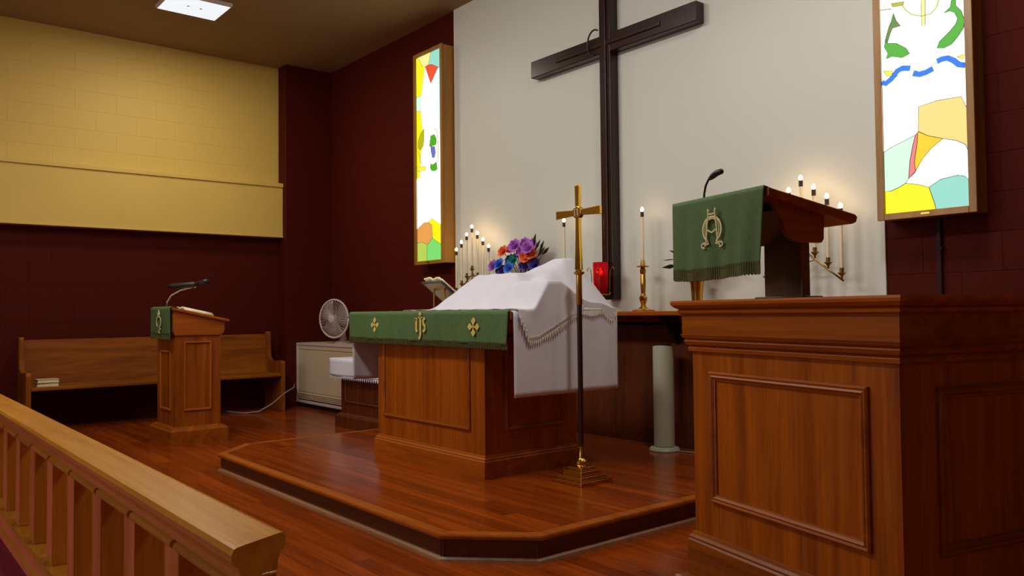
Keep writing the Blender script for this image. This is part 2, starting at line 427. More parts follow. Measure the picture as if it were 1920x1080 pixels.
# ------------------------------------------------------------------ wall cross
CRX = -4.375
t = thing('wall_cross', 'tall dark wooden cross mounted on the white wall', 'cross', (CRX, YW-.012, 1.19))
MB().box(-.058, .058, -.092, -.002, 0, 2.9).build('upright', 'dark_z', t, bev=.006)
MB().box(-.022, .022, -.106, -.092, .03, 2.87).build('upright_batten', 'dark_z', t, bev=.006)
MB().box(-.885, .885, -.088, -.002, 1.93, 2.075).build('crossbeam', 'dark_x', t, bev=.006)
MB().box(-.56, .56, -.1, -.088, 1.985, 2.02).build('crossbeam_batten', 'dark_x', t, bev=.005)
MB().tube([(-.09+.075*math.cos(a), -.112, 2.03+.1*math.sin(a)) for a in [R_(60+10*i) for i in range(22)]], .007, 6).build('wreath_ring', 'black', t, smooth=True)

# ------------------------------------------------------------------ stained glass light boxes
RP = {
  'yellow':[(-0.241,-0.011),(-0.238,0.158),(-0.187,0.157),(-0.141,0.172),(-0.104,0.191),(-0.044,0.177),(0.018,0.153),(0.041,0.079),(0.053,-0.01)],
  'aqua':[(0.053,-0.01),(0.041,0.079),(0.018,0.153),(0.081,0.188),(0.165,0.198),(0.2,0.189),(0.248,0.166),(0.245,-0.012)],
  'mint':[(-0.238,0.381),(-0.175,0.404),(-0.108,0.426),(-0.046,0.448),(-0.06,0.398),(-0.079,0.309),(-0.088,0.213),(-0.104,0.191),(-0.141,0.172),(-0.187,0.157),(-0.238,0.158)],
  'amber':[(-0.03,0.465),(0.019,0.433),(0.098,0.403),(0.036,0.362),(-0.015,0.306),(-0.05,0.25),(-0.055,0.3),(-0.038,0.4),(-0.034,0.455)],
  'rose':[(-0.05,0.25),(-0.088,0.213),(-0.079,0.309),(-0.06,0.398),(-0.046,0.448),(-0.034,0.455),(-0.038,0.4),(-0.055,0.3)],
  'white':[(0.098,0.403),(0.164,0.382),(0.21,0.353),(0.249,0.312),(0.248,0.166),(0.2,0.189),(0.165,0.198),(0.081,0.188),(0.018,0.153),(-0.044,0.177),(-0.104,0.191),(-0.088,0.213),(-0.055,0.24),(-0.015,0.306),(0.036,0.362)],
  'peach':[(-0.03,0.464),(0.019,0.433),(0.098,0.403),(0.163,0.382),(0.209,0.353),(0.249,0.312),(0.251,0.539),(0.195,0.609),(0.071,0.613),(-0.025,0.6)],
  'white.1':[(-0.239,0.381),(-0.175,0.404),(-0.108,0.426),(-0.046,0.448),(-0.03,0.464),(-0.025,0.6),(0.071,0.613),(0.195,0.609),(0.251,0.539),(0.249,0.768),(0.191,0.777),(0.126,0.822),(0.076,0.817),(-0.014,0.789),(-0.085,0.827),(-0.145,0.79),(-0.236,0.778)],
}
RW = [[(-0.247,0.779),(-0.202,0.766),(-0.168,0.786),(-0.134,0.823),(-0.107,0.831),(-0.064,0.821)],
      [(-0.049,0.788),(-0.012,0.774),(0.02,0.778),(0.057,0.79)],
      [(0.078,0.823),(0.103,0.83),(0.133,0.828),(0.163,0.807),(0.187,0.78),(0.216,0.769),(0.249,0.775)]]
RD = {
  'leaf':[(-0.196,1.017),(-0.186,0.992),(-0.136,0.979),(-0.082,0.937),(-0.063,0.902),(-0.105,0.889),(-0.16,0.91),(-0.196,0.905),(-0.184,0.933),(-0.203,0.974)],
  'moss':[(-0.148,1.152),(-0.133,1.106),(-0.109,1.069),(-0.156,1.068),(-0.168,1.043),(-0.186,0.992),(-0.196,1.017),(-0.175,1.082),(-0.16,1.111)],
  'leaf.1':[(0.161,1.133),(0.181,1.127),(0.182,1.094),(0.208,1.06),(0.226,1.008),(0.216,0.964),(0.185,0.925),(0.155,0.896),(0.115,0.885),(0.079,0.894),(0.095,0.928),(0.137,0.959),(0.177,0.996),(0.188,1.024),(0.174,1.06),(0.15,1.075),(0.119,1.073),(0.153,1.095)],
  'straw':[(0.003,1.4),(0.032,1.4),(0.023,1.034),(0.005,1.039)],
  'olive':[(-0.158,1.209),(-0.087,1.198),(-0.093,1.18),(-0.153,1.187)],
  'gold':[(-0.212,0.841),(-0.159,0.828),(-0.165,0.799),(-0.193,0.806)],
  'gold.1':[(0.178,0.822),(0.217,0.827),(0.212,0.803)],
}
LP = {
  'straw':[(-0.237,2.158),(0.051,2.145),(0.007,2.01),(-0.118,2.029),(-0.168,2.112)],
  'aqua':[(0.051,2.145),(0.26,2.132),(0.257,1.933),(0.182,1.945),(0.069,2.0),(0.007,2.01)],
  'scarlet':[(-0.055,2.009),(0.007,2.01),(0.069,2.0),(0.182,1.945),(0.046,1.809)],
  'yellow':[(-0.237,2.158),(-0.168,2.112),(-0.118,2.029),(-0.055,2.009),(-0.13,1.727),(-0.242,1.723)],
  'mint':[(-0.242,1.723),(-0.13,1.727),(-0.141,1.566),(-0.244,1.581)],
  'yellow.1':[(-0.244,1.581),(-0.141,1.566),(-0.11,1.373),(-0.167,0.892),(-0.253,0.88)],
  'paleblue':[(0.182,1.945),(0.257,1.933),(0.249,1.307),(0.193,1.317),(0.164,1.55)],
  'white':[(-0.055,2.009),(0.046,1.809),(0.182,1.945),(0.164,1.55),(0.193,1.317),(0.249,1.307),(0.228,0.366),(0.048,0.451),(-0.097,0.419),(-0.259,0.363),(-0.253,0.88),(-0.167,0.892),(-0.11,1.373),(-0.141,1.566),(-0.13,1.727)],
  'tangerine':[(-0.259,0.359),(-0.097,0.419),(-0.014,0.416),(0.047,0.383),(0.058,0.256),(-0.037,0.188),(-0.141,0.226),(-0.261,0.218)],
  'yellow.2':[(-0.014,0.416),(0.048,0.451),(0.228,0.366),(0.221,0.174),(0.09,0.233),(0.058,0.256),(0.047,0.383)],
  'lime':[(-0.261,0.218),(-0.141,0.226),(-0.037,0.188),(-0.048,0.019),(-0.264,0.017)],
  'green':[(-0.048,0.019),(-0.037,0.188),(0.058,0.256),(0.09,0.233),(0.221,0.174),(0.215,0.027)],
}
LD = {
  'olive':[(-0.19,1.193),(-0.189,1.267),(-0.138,1.34),(-0.08,1.375),(-0.081,1.257),(-0.099,1.196),(-0.149,1.168)],
  'leaf':[(0.041,1.281),(0.105,1.288),(0.144,1.236),(0.135,1.176),(0.055,1.175),(0.015,1.178),(0.032,1.238)],
  'grape':[(0.039,1.174),(0.111,1.166),(0.126,1.106),(0.11,1.055),(0.07,1.052),(0.047,1.118)],
  'leaf.1':[(0.037,0.999),(0.085,0.987),(0.14,1.006),(0.155,0.932),(0.116,0.916),(0.052,0.929),(0.028,0.96)],
  'gold':[(-0.209,1.003),(-0.044,0.988),(-0.061,0.945),(-0.193,0.955)],
}
GC = {'yellow': ((255, 240, 20), 1.0), 'aqua': ((160, 232, 214), .85), 'mint': ((214, 246, 222), 1.0), 'amber': ((255, 206, 30), 1.0), 'rose': ((250, 130, 130), .95),
      'white': ((255, 255, 248), 2.2), 'peach': ((255, 218, 130), 1.0), 'leaf': ((80, 196, 34), .7), 'moss': ((110, 160, 60), .6), 'straw': ((250, 244, 150), .95),
      'olive': ((196, 196, 30), .8), 'gold': ((255, 236, 60), 1.0), 'wave': ((10, 120, 235), .95), 'scarlet': ((245, 80, 40), .9), 'paleblue': ((215, 246, 250), 1.1),
      'tangerine': ((244, 168, 84), .85), 'lime': ((190, 220, 90), .85), 'green': ((130, 232, 120), .85), 'grape': ((110, 120, 220), .8)}
for k, (c, s) in GC.items(): M['glass_'+k] = emit('lit_glass_'+k, c, s)
def lightbox(x, label, panes, deco, strokes, gw=.222):
    t = thing('stained_glass_lightbox', label, 'light box', (x, YW, 1.6), 0, 'lit stained glass boxes beside the white wall')
    H = 2.16; D = .15
    for a in (-.255, .235): MB().box(a, a+.02, -D+.012, -.0, 0, H).build('box_side', 'glow_lit_wood', t)
    for z in (0, H-.02): MB().box(-.235, .235, -D+.012, -.0, z, z+.02).build('box_end', 'glow_lit_wood', t)
    # face frame
    for a, b in ((-.262, -gw), (gw, .262)): MB().box(a, b, -D-.006, -D+.012, -.006, H+.006).build('frame_stile', 'glow_lit_wood', t, bev=.003)
    for a, b in ((-.006, .03), (H-.03, H+.006)): MB().box(-gw, gw, -D-.006, -D+.012, a, b).build('frame_rail', 'glow_lit_wood', t, bev=.003)
    MB().box(-.02, .025, -D-.009, -D-.006, .008, .018).build('name_plate', 'brass', t)
    MB().box(-gw-.005, gw+.005, -D+.013, -D+.018, .02, H-.02).build('diffuser', 'glass_white', t)
    fn = lambda u, v, d: (u, d, v)
    lead = MB()
    for k, p in panes.items():
        q = [(min(max(a, -gw), gw), min(max(b, .03), H-.03)) for a, b in p]
        MB().prism(q, fn, -D+.009, -D+.013).build('glass_pane', 'glass_'+k.split('.')[0], t)
        lead.tube([fn(a, b, -D+.0085) for a, b in q+[q[0]]], .0016, 5)
    for k, p in deco.items():
        q = [(min(max(a, -gw), gw), b) for a, b in p]
        MB().prism(q, fn, -D+.005, -D+.009).build('glass_pane', 'glass_'+k.split('.')[0], t)
        lead.tube([fn(a, b, -D+.0045) for a, b in q+[q[0]]], .0013, 5)
    for p, w, k in strokes:
        q = [(min(max(a, -gw), gw), b) for a, b in p]
        MB().ribbon(q, w, fn, -D+.005, -D+.009).build('glass_pane', k, t)
    lead.build('leading', 'grey_dark', t)
    return t
lightbox(-1.955, 'stained glass light box with blue wave and green fish, right of the cross', RP, RD,
         [(w, .03, 'glass_wave') for w in RW] + [([(-0.098,1.179),(-0.077,1.145),(-0.046,1.114),(0.007,1.09),(0.053,1.09),(0.085,1.118),(.1,1.17)], .006, 'glass_olive'), ([(-.22,1.19),(-.16,1.18)], .005, 'glass_moss')])
lightbox(-6.80, 'stained glass light box with red kite and grapes, left of the cross', LP, LD,
         [([(-0.182,1.164),(-0.158,1.078),(-0.118,0.999)], .008, 'glass_olive'), ([(0.074,1.343),(0.129,1.337),(0.16,1.287),(0.174,1.178),(0.172,1.045),(0.148,1.004)], .006, 'glass_moss')])

# ------------------------------------------------------------------ altar
AX = -4.44
t = thing('altar', 'free-standing wooden altar with raised panels on the platform', 'altar', (AX, 3.3, PZ))
MB().box(-.62, .62, -.385, .36, .13, .92).build('body', 'oak_z', t)
MB().loop(rect(-.62, .62, -.385, .36), [(0, 0), (.022, 0), (.022, .098), (.016, .104), (.016, .112), (.008, .12), (.006, .13), (0, .132)]).build('plinth', 'oak_x', t)
MB().box(-.92, .92, -.425, .43, .935, .985).build('mensa', 'oak_x', t, bev=.006)
MB().loop(rect(-.62, .62, -.385, .36), [(0, .86), (.01, .86), (.03, .9), (.05, .935), (0, .935)]).build('cornice', 'oak_x', t)
PROF = [(0, 0), (0, -.008), (-.008, -.013), (-.016, -.009), (-.024, -.006), (-.024, 0)]
MB().loop([(-.545, .265), (.48, .265), (.48, .84), (-.545, .84)], PROF, lambda u, v, d: (u, -.385+d, v)).build('panel_moulding', 'oak_x', t)
MB().loop([(-.23, .265), (.25, .265), (.25, .84), (-.23, .84)], PROF, lambda u, v, d: (.62-d, u, v)).build('panel_moulding', 'oak_x', t)
ZA = PZ+.985
# fair linen over the top, hanging at both ends
def linen(u, v):
    # u along x path, v along y
    y = 2.882+v*.842
    Ltop = 1.86; hang = .49; s = u*(Ltop+2*hang); x0 = AX-.93
    if s < hang: return (x0-.004-.004*math.sin(v*17)*(1-s/hang), y, ZA+.004-(hang-s)-.004*math.sin(v*9))
    if s > hang+Ltop:
        d = s-hang-Ltop
        return (x0+Ltop+.004+(.004*math.sin(v*15+1)+.002*math.sin(v*31))*min(1, d/.2), y, ZA+.004-d)
    return (x0+s-hang, y, ZA+.004)
o = MB().grid(90, 40, linen).build('altar_linen', 'linen', smooth=True, solid=.002)
tag(o, 'long plain white linen hanging down the end of the altar', 'altar cloth')
# green frontlet
def frontlet(u, v):
    x = AX-.945+u*1.86; 
    fold = .004*math.sin(u*23)+.003*math.sin(u*61+1)+.006*math.sin(u*9+2)
    if v < .15: return (x, 2.93-(v/.15)*.065, ZA+.0085)
    d = (v-.15)/.85
    return (x, 2.860+fold*d-.004*d, ZA+.006-d*.19-.006*u*d)
t = thing('altar_frontlet', 'green altar frontlet embroidered with a gold monogram and two crosses', 'altar cloth', (AX, 2.865, ZA))
inv = Vector((-AX, -2.865, -ZA))
m = MB().grid(120, 16, frontlet); m.v = [tuple(Vector(p)+inv) for p in m.v]
m.build('cloth', 'green', t, smooth=True, solid=.003)
m = MB()
for i in range(240):
    u = i/240; x = -.945+u*1.86; y = -.008+.006*math.sin(u*9+2)+.002*((i % 2)*2-1)
    zt = .006-.178-.006*u
    m.box(x, x+.0066, y-.003, y+.002, zt-.036-.002*(i % 3), zt)
m.build('fringe', 'fringe', t)
fnF = lambda u, v, d: (u, -.005-d-.006, v)
def pattee(cx, cz, s):
    m = MB()
    for k in range(4):
        a = R_(90*k); ca, sa = math.cos(a), math.sin(a)
        p = [(.01*s, -.05*s), (.3*s, -.09*s), (.68*s, -.42*s), (.86*s, -.3*s), (1.12*s, 0), (.86*s, .3*s), (.68*s, .42*s), (.3*s, .09*s), (.01*s, .05*s)]
        m.prism([(cx+x*ca-y*sa, cz+x*sa+y*ca) for x, y in p], fnF, .001+.0006*k, .005+.0006*k)
    return m
pattee(-.555, -.085, .047).build('gold_cross', 'gold_thread', t)
pattee(.601, -.09, .05).build('gold_cross', 'gold_thread', t)
m = MB(); C0 = (.026, -.085)
def S(pts, w=.012): m.ribbon([(C0[0]+a, C0[1]+b) for a, b in pts], w, fnF, .001, .005)
S([(-.055, .04), (-.045, .045), (-.045, -.03), (-.036, -.042)], .02)
S([(-.058, .028), (-.045, .04)], .01)
S([(-.004, .05), (.004, .045), (.004, -.06), (-.004, -.08), (-.018, -.083)], .018)
S([(-.013, .076), (.013, .076)], .022); S([(-.02, .052), (.026, .052)], .009)
S([(.058, .038), (.045, .045), (.034, .032), (.038, .01), (.054, -.004), (.056, -.026), (.044, -.038), (.032, -.03)], .017)
m.build('gold_monogram', 'gold_thread', t)

# draped veil over the communion vessels
def smax(a, b, k=.03):
    h = max(k-abs(a-b), 0)/k; return max(a, b)+h*h*k/4
SUP = [(-4.26, -3.86, 3.2, 3.46, .225, .55, .9, .95, .9), (-3.79, -3.71, 3.46, 3.54, .315, .3, 1.35, .75, 1.2), (-3.76, -3.49, 3.14, 3.24, .165, .8, 1, 1.6, .6)]
def veil_h(x, y):
    h = 0
    for x0, x1, y0, y1, H, sl, sr, sf, sb in SUP:
        dx = (x0-x)*sl if x < x0 else ((x-x1)*sr if x > x1 else 0)
        dy = (y0-y)*sf if y < y0 else ((y-y1)*sb if y > y1 else 0)
        h = smax(h, H-math.hypot(dx, dy))
    return max(h, 0)+.0015*math.sin(x*40+y*30)
HANG = [(2.905, .03), (2.985, .185), (3.07, .178), (3.216, .1), (3.43, .012), (3.575, .012), (3.667, .075), (3.712, .01)]
def hang(y):
    if y <= HANG[0][0]: return HANG[0][1]
    for (a, da), (b, db) in zip(HANG, HANG[1:]):
        if y <= b: return da+(db-da)*(y-a)/(b-a)
    return .01
XR = AX+.938
t = thing('lace_veil', 'white lace-edged veil draped over communion vessels on the altar', 'veil', (-3.95, 3.3, ZA+.012))
VI = Vector((3.95, -3.3, -ZA-.012))
def veil(u, v):
    y = 2.912+v*.795
    if u < .8:
        x = -4.72+(u/.8)*(XR+4.72); return (x, y, ZA+.014+veil_h(x, y))
    d = (u-.8)/.2*hang(y)
    hh = veil_h(XR, y)
    return (XR+.004+.008*math.sin(y*22)*min(1, d/.08)+.004, y, ZA+.014+hh-d*(1+hh/max(hang(y), .02)))
m = MB().grid(90, 60, veil); m.v = [tuple(Vector(p)+VI) for p in m.v]
m.build('cloth', 'linen', t, smooth=True, solid=.002)
m = MB(); n = 46
for i in range(n):
    y = 2.912+i/n*.795; y2 = y+.0165; p = Vector((XR+.012+.008*math.sin(y*22), y, ZA+.014-hang(y)))+VI
    q = Vector((XR+.012+.008*math.sin(y2*22), y2, ZA+.014-hang(y2)))+VI
    mid = (p+q)/2; mid.z -= .034
    m.add([p, q, (q.x, q.y-.002, q.z-.01), mid, (p.x, p.y+.002, p.z-.01)], [(0, 1, 2, 3, 4)])
m.build('lace_edge', 'lace', t, solid=.002)
m = MB()
for i in range(60):
    y = 2.912+i/60*.795
    dd = hang(y)-.02
    if dd > .03: m.sphere(tuple(Vector((XR+.012+.008*math.sin(y*22), y, ZA+.014-dd))+VI), .002, .005, .006, 6, 4)
o = m.build('lace_relief', 'lace', t); o['kind'] = 'stuff'

# missal on its stand
t = thing('missal_stand', 'small dark brass book stand at the back of the altar', 'book stand', (-4.93, 3.4, ZA+.005))
MB().box(-.1, .1, -.06, .08, 0, .012).build('foot_plate', 'old_brass', t, bev=.003)
MB().prism([(-.11, .205), (.135, .025), (.14, .04), (-.1, .215)], lambda u, v, d: (d, u, v), -.11, .11).build('rest', 'old_brass', t)
MB().box(-.11, .11, .125, .14, .025, .06).build('lip', 'old_brass', t)
for x in (-.08, .08): MB().tube([(x, -.04, .01), (x*.8, -.05, .165)], .008, 8).build('strut', 'old_brass', t)
t = thing('open_missal', 'open altar book with curling pages resting on the brass stand', 'book', (-4.93, 3.4, ZA+.005))
def page(side):
    def fn(u, v):
        x = side*u*.125; l = v*.3; bul = .022*math.sin(min(1, u*1.15)*math.pi)**.8*(1-.2*u)+.006+(.02*u*u if side < 0 else 0)*(1-v)
        y = -.112+l*.805; z = .226-l*.59
        return (x, y+bul*.59, z+bul*.805)
    return fn
for sd in (-1, 1):
    m = MB().grid(14, 8, page(sd)); m.build('page_block', 'paper', t, smooth=True, solid=.012)
MB().prism([(-.12, .214), (.13, .031), (.134, .037), (-.116, .22)], lambda u, v, d: (d, u, v), -.13, .13).build('cover', 'black', t)

# ------------------------------------------------------------------ candles
def candle(parent, x, y, z0, L, bulb_r=.013):
    m = MB().lathe([(.0105, 0), (.0105, L), (.009, L+.002)], 12, (x, y, z0)); c = m.build('candle_tube', 'ivory', parent, smooth='auto')
    MB().lathe([(.009, 0), (.0125, .003), (.0125, .036), (.009, .04)], 12, (x, y, z0+L+.001)).build('bulb_socket', 'socket', c, smooth='auto')
    r = bulb_r
    MB().lathe([(.004, 0), (r*.8, .006), (r, .014), (r*.85, .022), (r*.45, .03), (.001, .034)], 12, (x, y, z0+L+.041)).build('bulb', 'bulb', c, smooth=True)
def candelabrum(x, label):
    t = thing('candelabrum', label, 'candelabrum', (x, 4.5, ZS), 0, 'seven-light candelabra on the shelf')
    MB().lathe([(.075, 0), (.078, .008), (.06, .016), (.03, .03), (.018, .06), (.011, .1), (.01, .2), (.02, .215), (.02, .225), (.01, .24), (.009, .4)], 20).build('stem', 'old_brass', t, smooth='auto')
    for s in (-1, 1):
        MB().tube([(0, 0, .37), (s*.085, 0, .3), (s*.17, 0, .235), (s*.262, 0, .165)], .006, 8).build('arm', 'old_brass', t, smooth=True)
        MB().tube([(0, 0, .3), (s*.05, 0, .29), (s*.085, 0, .3)], .004, 6).build('arm_scroll', 'old_brass', t, smooth=True)
    for i in range(-3, 4):
        px = i*.084; pz = .41-abs(i)*.066
        MB().lathe([(.004, -.04), (.006, -.02), (.02, -.004), (.026, 0), (.022, .003), (.012, .006), (.013, .028), (.011, .03)], 14, (px, 0, pz)).build('candle_cup', 'old_brass', t, smooth='auto')
        candle(t, px, 0, pz+.01, .33)
    return t
candelabrum(-6.07, 'brass seven-branch candelabrum on the shelf beside the bright flowers')
candelabrum(-2.69, 'brass seven-branch candelabrum partly hidden behind the pulpit desk')
def candlestick(x, label):
    t = thing('candlestick', label, 'candlestick', (x, 4.5, ZS), 0, 'single candlesticks either side of the cross')
    MB().lathe([(.082, 0), (.084, .006), (.07, .012), (.04, .02), (.02, .035), (.018, .05), (.028, .08), (.03, .1), (.02, .112), (.016, .13), (.02, .2), (.018, .27), (.024, .3), (.016, .315), (.02, .32), (.044, .322), (.046, .33), (.02, .332), (.016, .36), (.013, .375)], 8).build('stem', 'brass', t, smooth=False)
    candle(t, 0, 0, .36, .33)
candlestick(-4.812, 'ivory candle in candlestick left of the cross foot, stick hidden by the veil')
candlestick(-3.972, 'tall brass candlestick with lit candle right of the wooden cross')

# ------------------------------------------------------------------ flowers
def flowers(x, label, seed, fx=1.0, dx=0.0):
    random.seed(seed)
    t = thing('flower_vase', label, 'flower vase', (x, 4.5, ZS), 0, 'flower vases on the shelf')
    MB().lathe([(.05, 0), (.052, .01), (.04, .02), (.038, .06), (.04, .12), (.046, .18), (.056, .215), (.05, .215), (.04, .17)], 16, caps=False).build('vase', 'brass', t, smooth='auto')
    spots = [(-.33, .41, 'purple'), (-.29, .37, 'violet'), (-.25, .42, 'blue'), (-.20, .46, 'blue'), (-.17, .40, 'teal'), (-.13, .45, 'teal'), (-.20, .53, 'orange'), (-.14, .555, 'pink'), (-.06, .57, 'purple'), (0, .59, 'purple'),
             (.07, .575, 'purple'), (.06, .47, 'orange'), (.115, .49, 'orange'), (.09, .43, 'orange'), (-.04, .5, 'violet'), (.14, .4, 'violet'), (.13, .54, 'purple'), (-.09, .38, 'blue'), (-.22, .36, 'violet'), (0, .52, 'purple'), (0, .4, 'violet')]
    for i, (a, b, c) in enumerate(spots):
        a = a*fx+dx
        m = MB(); yy = random.uniform(-.12, .02); nrm = Vector((a*.8+.25, -.8+random.uniform(-.2, .2), .35+random.uniform(-.2, .2))).normalized()
        q = nrm.to_track_quat('Z', 'Y').to_matrix(); sz = random.uniform(.056, .07)
        for ring, (k, tilt, sc) in enumerate(((8, .35, 1), (7, .8, .75), (5, 1.15, .5))):
            for j in range(k):
                an = 2*math.pi*(j+ring*.4)/k
                L = sz*sc; w = L*.38
                pts = []
                for (l, ww) in ((.1, .25), (.55, 1), (.9, .6), (1.0, .1)):
                    for sgn in (-1, 1):
                        r = l*L*math.cos(tilt*l**.6); hz = l*L*math.sin(tilt*l**.6)
                        pts.append((r, sgn*w*ww, hz+.006*ring))
                vs = [q @ Vector((p[0]*math.cos(an)-p[1]*math.sin(an), p[0]*math.sin(an)+p[1]*math.cos(an), p[2]))+Vector((a, yy, b)) for p in pts]
                m.add(vs, [(0, 1, 3, 2), (2, 3, 5, 4), (4, 5, 7, 6)])
        m.sphere((a+nrm.x*.01, yy+nrm.y*.01, b+nrm.z*.01), sz*.2, seg=6, ring=4)
        fo = m.build('flower', c, t)
        MB().tube([(0, 0, .16), (a*.4, yy*.5, .16+(b-.16)*.5), (a, yy, b)], .003, 5).build('stem', 'soil_leaf', fo)
    for i in range(16):
        if i < 6: a, b, d = .13+.022*i, .56-.02*i+.03*(i % 2), Vector((.5+.2*i*.3, -.1, 1-.12*i))
        else:
            a, b = random.uniform(-.22, .2), random.uniform(.22, .42); d = Vector((a*2+random.uniform(-.3, .3), -.5, random.uniform(-.2, .8)))
        d.normalize(); sd = d.cross(Vector((0, 1, .2))).normalized(); L = .11; yy = random.uniform(-.06, .06)
        p = Vector((a, yy, b)); base = p-d*.03
        m = MB().add([base, p+d*L*.4+sd*.016, p+d*L, p+d*L*.4-sd*.016, p+d*L*.4+Vector((0, -.006, 0))], [(0, 1, 4), (1, 2, 4), (2, 3, 4), (3, 0, 4)])
        m.build('leaf', 'soil_leaf', t, solid=.001)
        MB().tube([(0, 0, .17), tuple(base)], .0025, 5).build('leaf_stalk', 'soil_leaf', t)
flowers(-5.30, 'purple, blue and orange flowers in a vase behind the veil', 3)
flowers(-3.487, 'brass flower vase seen below the green pulpit cloth', 5, .4, .08)

# ------------------------------------------------------------------ sanctuary lamp
t = thing('sanctuary_lamp', 'red glass sanctuary lamp in a wire holder at the foot of the cross', 'lamp', (CRX+.03, 4.44, 1.225))
MB().lathe([(.028, .004), (.048, .02), (.056, .1), (.06, .25), (.056, .25), (.052, .1), (.044, .026), (.001, .01)], 24, caps=False).build('glass', 'ruby', t, smooth=True)
MB().lathe([(.034, .03), (.038, .15), (.001, .152)], 16).build('wax', 'ruby_wax', t, smooth='auto')
MB().lathe([(.004, .15), (.014, .162), (.012, .18), (.001, .2)], 12).build('flame', 'flame', t, smooth=True)
MB().lathe([(.05, -.004), (.062, 0), (.062, .006), (.05, .01)], 20, caps=False).build('ring', 'old_brass', t, smooth=True)
for k in range(4):
    a = R_(45+90*k-10); ca, sa = math.cos(a), math.sin(a)
    pts = [(r*ca, r*sa, z) for r, z in ((.058, .003), (.068, .05), (.07, .13), (.076, .19), (.092, .215), (.104, .2), (.1, .185))]
    MB().tube(pts, .0035, 6).build('wire', 'old_brass', t, smooth=True)
MB().tube([(0, .055, .003), (0, .09, .0), (0, .105, .02)], .006, 6).build('bracket', 'old_brass', t)

# ------------------------------------------------------------------ processional cross
t = thing('processional_cross', 'brass processional cross on a dark pole in a stepped brass base', 'cross', (-3.39, 3.285, PZ))
for s, z0, z1 in ((.125, 0, .022), (.103, .022, .045), (.078, .045, .07), (.055, .07, .088)):
    MB().box(-s, s, -s, s, z0, z1).build('base_step', 'brass', t, bev=.004)
MB().lathe([(.03, .088), (.038, .1), (.036, .118), (.022, .13), (.016, .14), (.014, .2)], 20).build('socket', 'brass', t, smooth='auto')
MB().lathe([(.0115, .16), (.0145, .24), (.0155, .7), (.0155, 1.02)], 16).build('pole', 'dark_z', t, smooth='auto')
MB().lathe([(.0165, 1.02), (.018, 1.025), (.018, 1.19), (.03, 1.2), (.034, 1.207), (.02, 1.215), (.015, 1.22)], 18).build('sleeve', 'brass', t, smooth='auto')
fx = lambda u, v, d: (u, d, v)
MB().prism([(-.026, 1.22), (.026, 1.22), (.018, 1.4), (.016, 1.52), (.02, 1.715), (-.02, 1.715), (-.016, 1.52), (-.018, 1.4)], fx, -.009, .009).build('upright', 'brass', t, bev=.003)
MB().prism([(-.185, 1.53), (0, 1.54), (.185, 1.53), (.185, 1.58), (0, 1.572), (-.185, 1.58)], fx, -.007, .007).build('crossarm', 'brass', t, bev=.003)
m = MB().prism(arc(0, 1.556, .036, 0, 345, 23), fx, -.014, .014).build('medallion', 'brass', t, bev=.003)
MB().ribbon([(-.012, 1.535), (-.012, 1.575), (.01, 1.575), (.01, 1.535)], .006, fx, -.018, -.014).build('medallion_monogram', 'fan_plastic', m)

# ------------------------------------------------------------------ tower fan
t = thing('tower_fan', 'grey tower fan standing on the platform beneath the shelf', 'fan', (-3.745, 4.44, PZ), R_(-62))
MB().lathe([(.105, 0), (.108, .008), (.1, .022), (.07, .03), (.05, .036)], 28).build('base', 'tower', t, smooth='auto')
prof = [(.072*math.cos(R_(a)), .072*math.sin(R_(a))) for a in range(0, 360, 12)]
MB().prism(prof, lambda u, v, d: (u, v, d + (.012 if d > .5 else 0)*(u/.072)), .034, .725).build('housing', 'tower', t, smooth='auto')
MB().prism([(.0745*math.cos(R_(a)), .0745*math.sin(R_(a))) for a in range(150, 231, 8)] + [(.06*math.cos(R_(a)), .06*math.sin(R_(a))) for a in range(230, 149, -8)], lambda u, v, d: (u, v, d), .13, .65).build('grille', 'tower_grille', t)
for i in range(26):
    z = .14+i*.0195
    MB().prism([(.077*math.cos(R_(a)), .077*math.sin(R_(a))) for a in range(152, 229, 12)] + [(.073*math.cos(R_(a)), .073*math.sin(R_(a))) for a in range(224, 151, -12)], lambda u, v, d: (u, v, d), z, z+.005).build('louvre', 'tower_grille', t)
MB().lathe([(.058, .726), (.056, .742), (.02, .746)], 20).build('control_cap', 'black', t, smooth='auto')
o = MB().tube([(-3.66, 4.45, PZ+.006), (-3.5, 4.5, PZ+.006), (-3.3, 4.52, PZ+.006), (-3.0, 4.53, PZ+.006), (-2.7, 4.57, PZ+.006)], .004, 6).build('power_cord', 'fan_plastic', smooth=True)
tag(o, 'thin white power cord trailing from the tower fan behind the pulpit', 'cord')

# ------------------------------------------------------------------ pulpit
PA = R_(-14.9)
t = thing('pulpit', 'large square wooden pulpit with framed panels and heavy cornice', 'pulpit', (-2.111, 2.69, 0), PA)
PD = .84
MB().box(0, 1, 0, PD, .19, .95).build('body', 'oak_z', t)
RB = rect(0, 1, 0, PD)
MB().loop(RB, [(0, 0), (.062, 0), (.064, .012), (.055, .02), (.024, .026), (.024, .165), (.018, .172), (.02, .18), (.012, .19), (.008, .2), (0, .203)]).build('plinth', 'oak_x', t)
MB().loop(RB, [(0, .935), (.012, .935), (.014, .948), (.008, .955), (.02, .962), (.026, .975), (.02, .982), (.03, .99), (.036, 1.003), (.036, 1.0), (.0, 1.0)]).build('lower_moulding', 'oak_x', t)
MB().loop(RB, [(0, .99), (.03, .99), (.03, 1.085), (0, 1.085)]).build('frieze', 'oak_x', t)
MB().loop(RB, [(0, 1.085), (.034, 1.085), (.042, 1.09), (.044, 1.1), (.038, 1.105), (.05, 1.11), (.062, 1.122), (.064, 1.132), (.062, 1.14), (0, 1.14)]).build('cornice', 'dark_x' if False else 'oak_x', t)
MB().box(0, 1, 0, PD, 1.1, 1.138).build('top_board', 'oak_x', t)
